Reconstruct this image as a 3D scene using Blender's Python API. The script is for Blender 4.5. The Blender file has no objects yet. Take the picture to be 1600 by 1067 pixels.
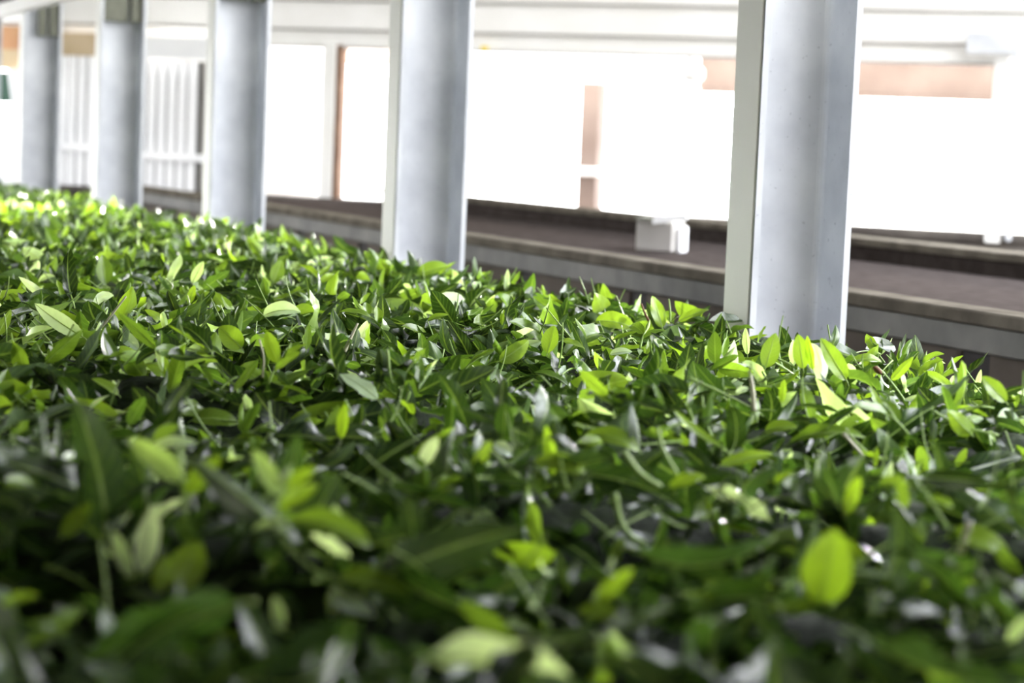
import bpy, math, random
import numpy as np
from mathutils import Vector, Matrix

# ------------------------------------------------------------ camera, light, exposure
sc = bpy.context.scene
col = sc.collection
F = 3500.0                                   # focal length in pixels of the 1600 px wide frame
CAM = Vector((0.0, 0.0, 1.05))
PITCH, ROLL = math.radians(4.95), math.radians(2.4)
RC = Matrix.Rotation(math.radians(90) - PITCH, 3, 'X') @ Matrix.Rotation(ROLL, 3, 'Z')
cd = bpy.data.cameras.new('camera'); cam = bpy.data.objects.new('camera', cd); col.objects.link(cam)
cam.matrix_world = Matrix.Translation(CAM) @ RC.to_4x4()
cd.sensor_width = 36.0; cd.lens = F * 36.0 / 1600.0
cd.clip_start = 0.05; cd.clip_end = 200
cd.dof.use_dof = True; cd.dof.focus_distance = 2.5; cd.dof.aperture_fstop = 7.0
sc.camera = cam

sc.view_settings.view_transform = 'Standard'; sc.view_settings.look = 'None'
sc.view_settings.gamma = 1.0; sc.view_settings.use_curve_mapping = False
sc.view_settings.exposure = 2.0

w = bpy.data.worlds.new('daylight'); sc.world = w; w.use_nodes = True
nt = w.node_tree; bg = nt.nodes['Background']
geo = nt.nodes.new('ShaderNodeTexCoord'); sep = nt.nodes.new('ShaderNodeSeparateXYZ')
nt.links.new(geo.outputs['Generated'], sep.inputs[0])
ramp = nt.nodes.new('ShaderNodeValToRGB')
mr = nt.nodes.new('ShaderNodeMapRange'); mr.inputs['From Min'].default_value = -0.2; mr.inputs['From Max'].default_value = 1.0
nt.links.new(sep.outputs['Z'], mr.inputs['Value']); nt.links.new(mr.outputs['Result'], ramp.inputs['Fac'])
ramp.color_ramp.elements[0].color = (0.82, 0.84, 0.82, 1); ramp.color_ramp.elements[1].color = (1.75, 1.85, 2.05, 1)
e = ramp.color_ramp.elements.new(0.25); e.color = (1.0, 1.0, 1.0, 1)
nt.links.new(ramp.outputs['Color'], bg.inputs['Color'])
bg.inputs['Strength'].default_value = 3.6

sun_d = bpy.data.lights.new('sun', 'SUN'); sun_d.energy = 7.0; sun_d.angle = math.radians(5); sun_d.color = (1.0, 0.97, 0.9)
sun = bpy.data.objects.new('sun', sun_d); col.objects.link(sun)
SUN_FROM = Vector((0.30, 0.94, 0.116)).normalized()
sun.rotation_euler = SUN_FROM.to_track_quat('Z', 'Y').to_euler()

def portal(loc, direction, sx, sy):
    d = bpy.data.lights.new('opening_portal', 'AREA'); d.shape = 'RECTANGLE'; d.size = sx; d.size_y = sy
    d.cycles.is_portal = True
    o = bpy.data.objects.new('opening_portal', d); col.objects.link(o); o.location = loc
    o.rotation_euler = Vector(direction).to_track_quat('-Z', 'Y').to_euler()
    return o

sc.cycles.use_denoising = True
sc.cycles.max_bounces = 8; sc.cycles.diffuse_bounces = 4; sc.cycles.transmission_bounces = 6
sc.cycles.sample_clamp_indirect = 6.0

rnd = random.Random(11)
RN = np.random.default_rng(7)

# ------------------------------------------------------------ helpers
def at(px, py, z):
    return CAM + RC @ Vector(((px - 800.0) / F * z, -(py - 533.5) / F * z, -z))
def ray(px, py):
    return (RC @ Vector(((px - 800.0) / F, -(py - 533.5) / F, -1.0)))
def on_plane(px, py, Z):
    d = ray(px, py); t = (Z - CAM.z) / d.z
    return CAM + d * t
RCn = np.array(RC)
CAMn = np.array(CAM)
def project(P):
    q = (P - CAMn) @ RCn
    z = -q[..., 2]
    return q[..., 0] / z * F + 800.0, 533.5 - q[..., 1] / z * F, z

def mesh(name, verts, faces, mat, parent=None, loc=None, smooth=False, rot=0.0):
    me = bpy.data.meshes.new(name); me.from_pydata([tuple(v) for v in verts], [], faces); me.update()
    if smooth:
        me.polygons.foreach_set('use_smooth', [True] * len(me.polygons))
    for m in (mat if isinstance(mat, (list, tuple)) else [mat]):
        me.materials.append(m)
    o = bpy.data.objects.new(name, me); col.objects.link(o)
    if parent: o.parent = parent
    if loc is not None: o.location = loc
    if rot: o.rotation_euler = (0, 0, rot)
    return o

class MB:
    """collects shapes; build() links them as one mesh object"""
    def __init__(s): s.v = []; s.f = []
    def add(s, vs, fs):
        n = len(s.v); s.v += [Vector(v) for v in vs]; s.f += [tuple(i + n for i in f) for f in fs]
    def box(s, x0, x1, y0, y1, z0, z1, b=0.0):
        b = min(b, (x1 - x0) * .3, (y1 - y0) * .3, (z1 - z0) * .3)
        if b <= 0:
            s.add([(x, y, z) for z in (z0, z1) for (x, y) in ((x0, y0), (x1, y0), (x1, y1), (x0, y1))],
                  [(3, 2, 1, 0), (4, 5, 6, 7), (0, 1, 5, 4), (1, 2, 6, 5), (2, 3, 7, 6), (3, 0, 4, 7)])
            return
        rings = []
        for (z, i) in ((z0, b), (z0 + b, 0), (z1 - b, 0), (z1, b)):
            r = []
            for (cx, cy, sx, sy) in ((x0, y0, 1, 1), (x1, y0, -1, 1), (x1, y1, -1, -1), (x0, y1, 1, -1)):
                p = [(cx + sx * i, cy + sy * (b + i * .2)), (cx + sx * (b + i * .2), cy + sy * i)]
                if sx * sy < 0: p = p[::-1]
                r += p
            rings.append([(x, y, z) for x, y in r])
        vs = [p for r in rings for p in r]; fs = [tuple(range(7, -1, -1)), tuple(range(24, 32))]
        for k in range(3):
            for j in range(8):
                fs.append((k * 8 + j, k * 8 + (j + 1) % 8, k * 8 + 8 + (j + 1) % 8, k * 8 + 8 + j))
        s.add(vs, fs)
    def prism(s, poly, z0, z1):
        n = len(poly)
        s.add([(x, y, z0) for x, y in poly] + [(x, y, z1) for x, y in poly],
              [tuple(range(n - 1, -1, -1)), tuple(range(n, 2 * n))] + [(i, (i + 1) % n, n + (i + 1) % n, n + i) for i in range(n)])
    def tube(s, pts, r0, r1=None, n=8):
        pts = [Vector(p) for p in pts]; r1 = r0 if r1 is None else r1
        vs = []; fs = []
        for i, p in enumerate(pts):
            t = (pts[min(i + 1, len(pts) - 1)] - pts[max(i - 1, 0)]).normalized()
            a = t.orthogonal().normalized(); b = t.cross(a)
            if i and (a.dot(pa) < 0.999):
                a = (pa - t * pa.dot(t)).normalized(); b = t.cross(a)
            pa = a
            r = r0 + (r1 - r0) * i / (len(pts) - 1)
            vs += [p + a * (r * math.cos(2 * math.pi * k / n)) + b * (r * math.sin(2 * math.pi * k / n)) for k in range(n)]
        for i in range(len(pts) - 1):
            for k in range(n):
                fs.append((i * n + k, i * n + (k + 1) % n, (i + 1) * n + (k + 1) % n, (i + 1) * n + k))
        fs.append(tuple(range(n - 1, -1, -1))); fs.append(tuple(range((len(pts) - 1) * n, len(pts) * n)))
        s.add(vs, fs)
    def build(s, name, mat, parent=None, loc=None, smooth=False, rot=0.0, xf=None):
        v = [xf @ p for p in s.v] if xf is not None else s.v
        return mesh(name, v, s.f, mat, parent, loc, smooth, rot)

def empty(name, loc, rot=0.0):
    o = bpy.data.objects.new(name, None); col.objects.link(o); o.location = loc; o.rotation_euler = (0, 0, rot)
    o.empty_display_size = 0.05
    return o
def tag(o, label=None, cat=None, group=None, kind=None):
    if label: o['label'] = label
    if cat: o['category'] = cat
    if group: o['group'] = group
    if kind: o['kind'] = kind
    return o

# ------------------------------------------------------------ materials
def mat_basic(name, c1, c2, scale=6.0, rough=0.6, metal=0.0, bump=0.0, c3=None, stretch=(1, 1, 1), spec=0.4, detail=6.0, spot=0.0):
    m = bpy.data.materials.new(name); m.use_nodes = True; n = m.node_tree.nodes; l = m.node_tree.links
    p = n['Principled BSDF']
    tc = n.new('ShaderNodeTexCoord'); mp = n.new('ShaderNodeMapping'); mp.inputs['Scale'].default_value = stretch
    l.new(tc.outputs['Object'], mp.inputs['Vector'])
    no = n.new('ShaderNodeTexNoise'); no.inputs['Scale'].default_value = scale; no.inputs['Detail'].default_value = detail
    l.new(mp.outputs['Vector'], no.inputs['Vector'])
    r = n.new('ShaderNodeValToRGB'); r.color_ramp.elements[0].position = .32; r.color_ramp.elements[1].position = .68
    r.color_ramp.elements[0].color = (*c1, 1); r.color_ramp.elements[1].color = (*c2, 1)
    if c3: q = r.color_ramp.elements.new(.5); q.color = (*c3, 1)
    l.new(no.outputs['Fac'], r.inputs['Fac'])
    out = r.outputs['Color']
    if spot > 0:
        n2 = n.new('ShaderNodeTexNoise'); n2.inputs['Scale'].default_value = 130; n2.inputs['Detail'].default_value = 3
        l.new(tc.outputs['Object'], n2.inputs['Vector'])
        r2 = n.new('ShaderNodeValToRGB'); r2.color_ramp.elements[0].position = .66; r2.color_ramp.elements[1].position = .72
        r2.color_ramp.elements[0].color = (0, 0, 0, 1); r2.color_ramp.elements[1].color = (spot, spot, spot, 1)
        l.new(n2.outputs['Fac'], r2.inputs['Fac'])
        mx = n.new('ShaderNodeMix'); mx.data_type = 'RGBA'
        l.new(r2.outputs['Color'], mx.inputs['Factor']); l.new(out, mx.inputs['A'])
        mx.inputs['B'].default_value = (c1[0] * .35, c1[1] * .35, c1[2] * .4, 1)
        out = mx.outputs['Result']
    l.new(out, p.inputs['Base Color'])
    p.inputs['Roughness'].default_value = rough; p.inputs['Metallic'].default_value = metal
    p.inputs['Specular IOR Level'].default_value = spec
    if bump:
        b = n.new('ShaderNodeBump'); b.inputs['Strength'].default_value = bump; b.inputs['Distance'].default_value = .01
        l.new(no.outputs['Fac'], b.inputs['Height']); l.new(b.outputs['Normal'], p.inputs['Normal'])
    return m

M_galv = mat_basic('galvanised_steel', (.50, .52, .56), (.70, .72, .75), 9, .48, .10, .08, spot=.38)
M_galv2 = mat_basic('bracket_steel', (.10, .11, .08), (.20, .20, .16), 12, .5, .4)
M_side = mat_basic('lit_side_cream', (.86, .855, .82), (.92, .915, .89), 5, .6, 0, .05)  # paler than the steel: light on the bed-side face put into the colour
M_cream = mat_basic('painted_cream', (.88, .87, .84), (.93, .925, .91), 5, .6, 0, .05)
M_white = mat_basic('white_paint', (.80, .81, .83), (.90, .90, .91), 4, .6)
M_tan = mat_basic('tan_board', (.42, .32, .19), (.54, .43, .29), 5, .8)
M_orange = mat_basic('orange_board', (.42, .20, .10), (.52, .32, .17), 6, .8)
M_pink = mat_basic('faded_pink_wood', (.62, .47, .42), (.72, .60, .56), 5, .7)
M_out = mat_basic('weathered_outdoor_wood', (.17, .125, .108), (.22, .17, .15), 5, .8)
M_brown = mat_basic('brown_wood', (.16, .08, .045), (.26, .15, .09), 7, .7)
M_dark = mat_basic('grimy_board', (.065, .055, .049), (.13, .115, .10), 8, .75, 0, .3, stretch=(1, 1, 1))
M_rim = mat_basic('worn_timber_rim', (.085, .075, .062), (.15, .135, .11), 14, 1.0, 0, .3, spec=.0)
M_panel = mat_basic('brown_side_panel', (.095, .080, .068), (.16, .135, .115), 6, .8, spec=.1)
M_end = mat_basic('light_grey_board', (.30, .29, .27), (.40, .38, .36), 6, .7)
M_leg = mat_basic('dark_leg', (.030, .026, .026), (.05, .045, .045), 8, .8)
M_duct = mat_basic('grey_sheet_side', (.075, .075, .068), (.15, .145, .13), 9, .6, .1, .2)
M_mesh = mat_basic('brown_mesh_floor', (.034, .028, .026), (.056, .047, .043), 25, 1.0, 0, .2, spec=.0)
M_floor = mat_basic('concrete_floor', (.10, .09, .08), (.17, .155, .14), 3, .7, 0, .1)
M_ceil = mat_basic('ceiling_boards', (.35, .34, .31), (.45, .44, .41), 3, .8)
M_wall = mat_basic('plaster_wall', (.38, .36, .33), (.5, .48, .45), 2, .8)
M_green = mat_basic('green_cloth', (.02, .06, .04), (.05, .10, .07), 8, .8)
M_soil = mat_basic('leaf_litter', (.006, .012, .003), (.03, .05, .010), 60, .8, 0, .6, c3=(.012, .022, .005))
M_bark = mat_basic('withered_bud', (.13, .05, .03), (.25, .11, .06), 60, .7)

def leaf_mat():
    m = bpy.data.materials.new('tea_leaf_green'); m.use_nodes = True; n = m.node_tree.nodes; l = m.node_tree.links
    p = n['Principled BSDF']; out = n['Material Output']
    at_ = n.new('ShaderNodeAttribute'); at_.attribute_name = 'leafco'
    s = n.new('ShaderNodeSeparateXYZ'); l.new(at_.outputs['Vector'], s.inputs[0])
    rp = n.new('ShaderNodeValToRGB'); cr = rp.color_ramp
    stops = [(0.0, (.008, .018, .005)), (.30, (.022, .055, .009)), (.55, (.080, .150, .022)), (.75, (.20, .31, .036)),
             (.88, (.29, .44, .028)), (.94, (.42, .56, .30)), (1.0, (.62, .72, .64))]  # the two palest stops hold the whitish sheen of reflected light as colour
    cr.elements[0].position, cr.elements[0].color = stops[0][0], (*stops[0][1], 1)
    cr.elements[1].position, cr.elements[1].color = stops[-1][0], (*stops[-1][1], 1)
    for pos, c in stops[1:-1]:
        q = cr.elements.new(pos); q.color = (*c, 1)
    l.new(s.outputs['Z'], rp.inputs['Fac'])
    def mth(op, a, b=None, c=None):
        x = n.new('ShaderNodeMath'); x.operation = op
        for i, v in enumerate((a, b, c)):
            if v is None: continue
            if isinstance(v, (int, float)): x.inputs[i].default_value = v
            else: l.new(v, x.inputs[i])
        return x.outputs[0]
    au = mth('ABSOLUTE', s.outputs['X'])
    rib = n.new('ShaderNodeMapRange'); rib.inputs['From Min'].default_value = .05; rib.inputs['From Max'].default_value = .13
    rib.inputs['To Min'].default_value = .30; rib.inputs['To Max'].default_value = 0
    l.new(au, rib.inputs['Value'])
    ph = mth('SUBTRACT', mth('MULTIPLY', s.outputs['Y'], 52.0), mth('MULTIPLY', au, 11.0))
    vein = mth('POWER', mth('MULTIPLY_ADD', mth('SINE', ph), .5, .5), 6.0)
    veinf = mth('MULTIPLY', vein, .09)
    fac = mth('MAXIMUM', rib.outputs['Result'], veinf)
    mx = n.new('ShaderNodeMix'); mx.data_type = 'RGBA'
    l.new(fac, mx.inputs['Factor']); l.new(rp.outputs['Color'], mx.inputs['A']); mx.inputs['B'].default_value = (.36, .50, .12, 1)
    # blotches
    tc = n.new('ShaderNodeTexCoord'); no = n.new('ShaderNodeTexNoise'); no.inputs['Scale'].default_value = 55
    l.new(tc.outputs['Object'], no.inputs['Vector'])
    hs = n.new('ShaderNodeHueSaturation'); l.new(mx.outputs['Result'], hs.inputs['Color'])
    mr2 = n.new('ShaderNodeMapRange'); mr2.inputs['To Min'].default_value = .7; mr2.inputs['To Max'].default_value = 1.3
    l.new(no.outputs['Fac'], mr2.inputs['Value']); l.new(mr2.outputs['Result'], hs.inputs['Value'])
    # paler underside
    ge = n.new('ShaderNodeNewGeometry')
    un = n.new('ShaderNodeMix'); un.data_type = 'RGBA'
    l.new(mth('MULTIPLY', ge.outputs['Backfacing'], .30), un.inputs['Factor'])
    l.new(hs.outputs['Color'], un.inputs['A']); un.inputs['B'].default_value = (.30, .42, .22, 1)
    l.new(un.outputs['Result'], p.inputs['Base Color'])
    p.inputs['Roughness'].default_value = .30; p.inputs['Specular IOR Level'].default_value = .75
    tr = n.new('ShaderNodeBsdfTranslucent')
    g2 = n.new('ShaderNodeMix'); g2.data_type = 'RGBA'; g2.blend_type = 'MULTIPLY'; g2.inputs['Factor'].default_value = 1.0
    l.new(hs.outputs['Color'], g2.inputs['A']); g2.inputs['B'].default_value = (2.1, 2.15, .95, 1); 
    l.new(g2.outputs['Result'], tr.inputs['Color'])
    bp = n.new('ShaderNodeBump'); bp.inputs['Strength'].default_value = .35; bp.inputs['Distance'].default_value = .0012
    l.new(mth('ADD', fac, mth('MULTIPLY', no.outputs['Fac'], .6)), bp.inputs['Height']); l.new(bp.outputs['Normal'], p.inputs['Normal'])
    ms = n.new('ShaderNodeMixShader'); ms.inputs[0].default_value = .40
    l.new(p.outputs[0], ms.inputs[1]); l.new(tr.outputs[0], ms.inputs[2]); l.new(ms.outputs[0], out.inputs['Surface'])
    return m
M_leaf = leaf_mat()
def stem_mat(name, c1, c2):
    m = mat_basic(name, c1, c2, 40, .45)
    return m
M_stem = stem_mat('tea_stem_green', (.22, .36, .06), (.34, .48, .14))
M_stemp = stem_mat('pale_stem', (.50, .50, .34), (.62, .58, .44))
M_rib = stem_mat('leaf_midrib', (.28, .44, .08), (.40, .54, .18))

# ------------------------------------------------------------ layout: the row of columns and the beds run along U
BED = 0.80                                     # height of the leaf surface
V = ray(-583, 175); U = Vector((V.x, V.y, 0)).normalized(); W = Vector((U.y, -U.x, 0))   # W: across, towards the windows
ROT = math.atan2(U.y, U.x)
def uw(u, w_, z): return Vector((U.x * u + W.x * w_, U.y * u + W.y * w_, z))
XF = Matrix(((W.x, U.x, 0, 0), (W.y, U.y, 0, 0), (0, 0, 1, 0), (0, 0, 0, 1)))    # local (w,u,z) -> world
P1 = on_plane(1320, 542, BED)
u1, w1 = P1.dot(U), P1.dot(W)
STEP = min((sum((float(project(np.array(uw(u1 + k * q, w1, BED)))[0]) - x) ** 2 for k, x in ((1, 722), (2, 410), (3, 222), (4, 95))), q)
           for q in [1.2 + .005 * i for i in range(160)])[1]

# ------------------------------------------------------------ room
YF = 11.2
def struct(name, mb, m, xf=None):
    o = mb.build(name, m, xf=xf); o['kind'] = 'structure'; return o
XL, XR, YB, YT, ZC = -5.5, 5.2, -3.0, 11.0, 2.75
b = MB(); b.box(XL - .2, XR + .2, YB - .2, YT + .2, -.1, 0); struct('floor', b, M_floor)
b = MB(); hx0, hx1, hy0, hy1 = 2.2, 5.0, .1, 3.3          # unseen roof opening over the aisle, added to brighten the column faces
gx0, gx1, gy0, gy1 = 1.3, 4.1, 4.2, 6.2                 # second added opening, to brighten the farther columns
for q in ((XL - .2, XR + .2, YB - .2, hy0), (XL - .2, XR + .2, hy1, gy0), (XL - .2, XR + .2, gy1, YT + .2), (XL - .2, hx0, hy0, hy1),
          (hx1, XR + .2, hy0, hy1), (XL - .2, gx0, gy0, gy1), (gx1, XR + .2, gy0, gy1)):
    b.box(q[0], q[1], q[2], q[3], ZC, ZC + .1)
struct('ceiling', b, M_ceil)
def wall_with_holes(name, axis, c, t, a0, a1, holes, m):
    """axis 'x': wall in the plane x=c running in y; holes (s0,s1,z0,z1)"""
    b = MB(); cuts = sorted(set([a0, a1] + [h[0] for h in holes] + [h[1] for h in holes]))
    for s0, s1 in zip(cuts, cuts[1:]):
        hs = [h for h in holes if h[0] <= s0 and h[1] >= s1]
        zs = [(0, ZC)] if not hs else [(0, hs[0][2]), (hs[0][3], ZC)]
        for z0, z1 in zs:
            if axis == 'x': b.box(c - t / 2, c + t / 2, s0, s1, z0, z1)
            else: b.box(s0, s1, c - t / 2, c + t / 2, z0, z1)
    return struct(name, b, m)
wall_with_holes('wall_back', 'y', YB, .2, XL, XR, [], M_wall)
wall_with_holes('wall_left', 'x', XL, .2, YB + .1, YT - .1, [(4.2, 9.5, 1.0, 2.3)], M_wall)
wall_with_holes('wall_right', 'x', XR, .2, YB + .1, YT - .1, [(1.9, 10.4, .8, 2.45)], M_wall)
portal((3.6, 1.7, ZC), (0, 0, -1), 2.8, 3.2)
portal((2.7, 5.2, ZC), (0, 0, -1), 2.8, 2.0)
portal((XR, 6.15, 1.62), (-1, 0, 0), 1.65, 8.5)
portal((XL, 6.85, 1.65), (1, 0, 0), 1.3, 5.3)

# far wall: a vertical plane that the low wall, the header boards and the screens share
FA, FB = at(0, 283, 10.2), at(1600, 365, 8.6)
FD = Vector((FB.x - FA.x, FB.y - FA.y, 0)).normalized(); FN = Vector((-FD.y, FD.x, 0))      # FN points outside
SILL = 0.5 * (FA.z + FB.z)
def onfar(px, py, off=0.0):
    d = ray(px, py); t = ((FA + FN * off) - CAM).dot(FN) / d.dot(FN)
    P = CAM + d * t
    return (P - FA).dot(FD), P.z
FROT = math.atan2(FD.y, FD.x)
FO = Vector((FA.x, FA.y, 0))
def far_rect(x0, y0, x1, y1, off=0.0):
    xm, ym = (x0 + x1) / 2, (y0 + y1) / 2
    return onfar(x0, ym, off)[0], onfar(x1, ym, off)[0], onfar(xm, y1, off)[1], onfar(xm, y0, off)[1]
def far_box(mb, x0, y0, x1, y1, off=0.0, th=.03, b=.004):
    s0, s1, z0, z1 = far_rect(x0, y0, x1, y1, off); mb.box(s0, s1, off, off + th, z0, z1, b)
    return s0, s1, z0, z1
S0, S1 = -3.2, 6.2
b = MB(); b.box(S0, S1, 0, .12, 0, SILL - .03); b.box(S0, S1, -.03, .16, SILL - .03, SILL)
struct('wall_far', b, M_dark, Matrix.Translation(FO) @ Matrix.Rotation(FROT, 4, 'Z'))
XFF = Matrix.Translation(FO) @ Matrix.Rotation(FROT, 4, 'Z')
zA, zB, zC = onfar(800, 8)[1], onfar(800, 55)[1], onfar(800, 83)[1]
b = MB(); b.box(S0, S1, 0, .05, zC, zB + .01, .004); struct('trim_1', b, M_cream, XFF)
b = MB(); b.box(S0, S1, -.03, -.001, zB, zA + .01, .004); struct('trim_2', b, M_cream, XFF)
b = MB(); b.box(S0, S1, -.06, -.031, zA, zA + .225, .004); struct('trim_3', b, M_cream, XFF)
for i_, (z_, o_) in enumerate(((zC, -.0015), (zB, -.0315), (zA, -.0615))):  # grey strips stand in for the shadow lines at the board steps
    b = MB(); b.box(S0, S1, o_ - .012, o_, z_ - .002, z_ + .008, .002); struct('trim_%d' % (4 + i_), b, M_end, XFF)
b = MB(); b.box(S0, S1, 0.0, .12, zA + .22, ZC); struct('wall_far_upper', b, M_wall, XFF)
# ground outside
b = MB(); b.box(-30, 30, 11.3, 60, -.35, -.25); struct('ground_outside', b, mat_basic('pale_ground', (.5, .48, .44), (.62, .6, .55), 2, .9))

def far_obj(name, x0, y0, x1, y1, off, th, mat, label=None, cat=None, group=None, parent=None, b=.004):
    mb = MB(); mb_ = far_box(mb, x0, y0, x1, y1, off, th, b)
    s0, s1, z0, z1 = mb_
    c = Vector(((s0 + s1) / 2, off, z0))
    mb.v = [v - c for v in mb.v]
    if parent is not None:
        o = mb.build(name, mat, parent=parent, loc=XFF @ c - parent.location, rot=FROT)
    else:
        o = mb.build(name, mat, loc=XFF @ c, rot=FROT)
        tag(o, label, cat, group)
    return o

# slatted screens at the far left
def screen(x0, x1, ytop, ybot, pitch, sw, rail_y, lab, header=None, grey_end=False):
    s0, s1, z0, z1 = far_rect(x0, ytop, x1, ybot, -.06)
    base = XFF @ Vector(((s0 + s1) / 2, -.06, 0)); t = empty('slatted_screen', base)
    tag(t, lab, 'screen', 'slatted screens along the far wall')
    Z0 = SILL
    M = Matrix.Rotation(FROT, 4, 'Z')
    c = (s0 + s1) / 2
    k = F / 9.9
    b = MB(); n = int((x1 - x0) / pitch)
    for i in range(n):
        a = s0 - c + (i * pitch + 1) / k
        b.box(a, a + sw / k, -.012, .006, Z0, z1 + .01)
    sl = b.build('slat_panel', M_white, parent=t, xf=M)
    if grey_end:
        b = MB(); b.box(s1 - c - 22 / k, s1 - c - 2 / k, .01, .03, Z0, z1); b.build('end_board', M_end, parent=t, xf=M)
    b = MB(); zr = onfar((x0 + x1) / 2, rail_y, -.06)[1]; b.box(s0 - c, s1 - c, -.035, -.012, zr - .018, zr + .018, .003)
    b.build('rail', M_white, parent=t, xf=M)
    b = MB(); b.box(s0 - c, s1 - c, -.02, .03, z1, z1 + (.10 if header else .03), .003)
    b.build('header_board', M_tan if header else M_cream, parent=t, xf=M)
    b = MB(); b.box(s0 - c, s1 - c, .050, .058, Z0, z1 + .02); b.build('backing_board', mat_basic('grey_backing', (.10, .09, .085), (.15, .14, .13), 3), parent=t, xf=M)
    return t
screen(92, 214, 88, 288, 17.5, 12.5, 232, 'white slatted screen with a tan header board, the nearer one to the frame\'s left edge', header=True)
screen(216, 332, 96, 292, 17.5, 13, 246, 'white slatted screen with a dark grey board at its right end', grey_end=True)
far_obj('cap_board', 216, 58, 332, 92, -.14, .02, M_white, 'blank white board above the slatted screen with the grey end', 'board')
# white panels and things at the far left
far_obj('panel', -60, 166, 84, 288, -.05, .04, M_white, 'plain white low panel at the far left, under the slanting sheet', 'panel')
t = far_obj('sheet', 10, 108, 62, 165, -.10, .012, M_white, 'white sheet standing with a slanted left edge on the low white panel', 'sheet')
for v in t.data.vertices:
    if v.co.z < .05: v.co.x = v.co.x * .82 + .012
far_obj('cloth', -14, 112, 26, 160, -.07, .015, M_green, 'dark green strip of cloth showing beside the white slanted sheet', 'cloth')
far_obj('board', -60, 77, 84, 107.5, -.05, .03, M_tan, b=0, label='tan board at the far left under the orange patch', cat='board')
far_obj('board', -60, 40, 84, 77, -.05, .03, M_orange, b=0, label='orange brown board at the far left, just under the cream beam', cat='board')
far_obj('wall_board', 333, 72, 500, 303, .35, .03, M_white, 'white boarded panel between the third column and the brown edged door post', 'panel')
p = empty('door_post', XFF @ Vector((onfar(515, 200, -.02)[0], -.02, 0))); tag(p, 'door post with a pale face and a narrow rusty brown edge', 'post')
far_obj('post_face', 500, 66, 521, 318, -.02, .08, M_cream, parent=p)
far_obj('brown_edge', 521, 70, 531, 318, -.015, .06, M_brown, parent=p)
far_obj('wall_board', 533, 72, 640, 100, .2, .03, M_pink, 'faded pinkish board high beside the brown edged door post', 'board')
p = empty('outside_post', XFF @ Vector((onfar(920, 200, .5)[0], .5, 0))); tag(p, 'faded pinkish tan post standing alone in the bright opening', 'post')
far_obj('shaft', 904, 128, 934, 330, .5, .10, M_out, parent=p)
far_obj('shelf_bracket', 900, 261, 938, 275, .44, .05, M_white, parent=p)
far_obj('name_tag', 750, 72, 762, 80, -.06, .01, mat_basic('yellow_card', (.8, .6, .05), (.85, .7, .1), 3), 'tiny yellow card under the beam, right of the second column', 'card')
p = empty('eave_beam', XFF @ Vector((onfar(1300, 120, 1.2)[0], 1.2, 0))); tag(p, 'faded pinkish eave beam outside, either side of the nearest column', 'beam')
far_obj('fascia', 1092, 90, 1562, 146, 1.2, .12, M_out, parent=p)
far_obj('batten', 1092, 146, 1562, 152, 1.15, .05, M_out, parent=p)
lp = empty('lamp', XFF @ Vector((onfar(1077, 114, .0)[0], .0, 0))); tag(lp, 'small pale lamp housing hanging left of the nearest column', 'lamp')
far_obj('housing', 1062, 100, 1092, 128, .0, .10, M_cream, parent=lp, b=.02)
far_obj('hanger', 1072, 80, 1080, 101, .01, .03, M_cream, parent=lp)
p = empty('corner_post', XFF @ Vector((onfar(1570, 200, -.05)[0], -.05, 0))); tag(p, 'pale corner post with a dark bracket at the right edge', 'post')
far_obj('post_face', 1546, 88, 1570, 380, -.04, .05, M_cream, parent=p)
far_obj('thin_pipe', 1576, 130, 1586, 378, -.06, .03, M_galv, parent=p, b=.01)
far_obj('bracket', 1510, 52, 1640, 84, -.14, .05, M_galv, parent=p)
far_obj('bracket_leg', 1582, 80, 1604, 132, -.14, .05, M_galv, parent=p)

# ------------------------------------------------------------ columns
FL = 0.078
def solveD():
    best = None
    for k in range(60, 300):
        D = k * .001
        x, y, z = project(np.array(uw(u1 + FL, w1 - D, BED + .02)))
        if best is None or abs(x - 1129) < best[0]: best = (abs(x - 1129), D)
    return best[1]
D = solveD(); TH = .009
print([float(project(np.array(uw(u1 + k * STEP, w1, BED)))[0]) for k in range(6)])
print('column depth', D, 'step', STEP, 'u1,w1', u1, w1)
def arc(cx, cy, r, a0, a1, n=4):
    return [(cx + r * math.cos(math.radians(a0 + (a1 - a0) * i / n)), cy + r * math.sin(math.radians(a0 + (a1 - a0) * i / n))) for i in range(n + 1)]
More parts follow.
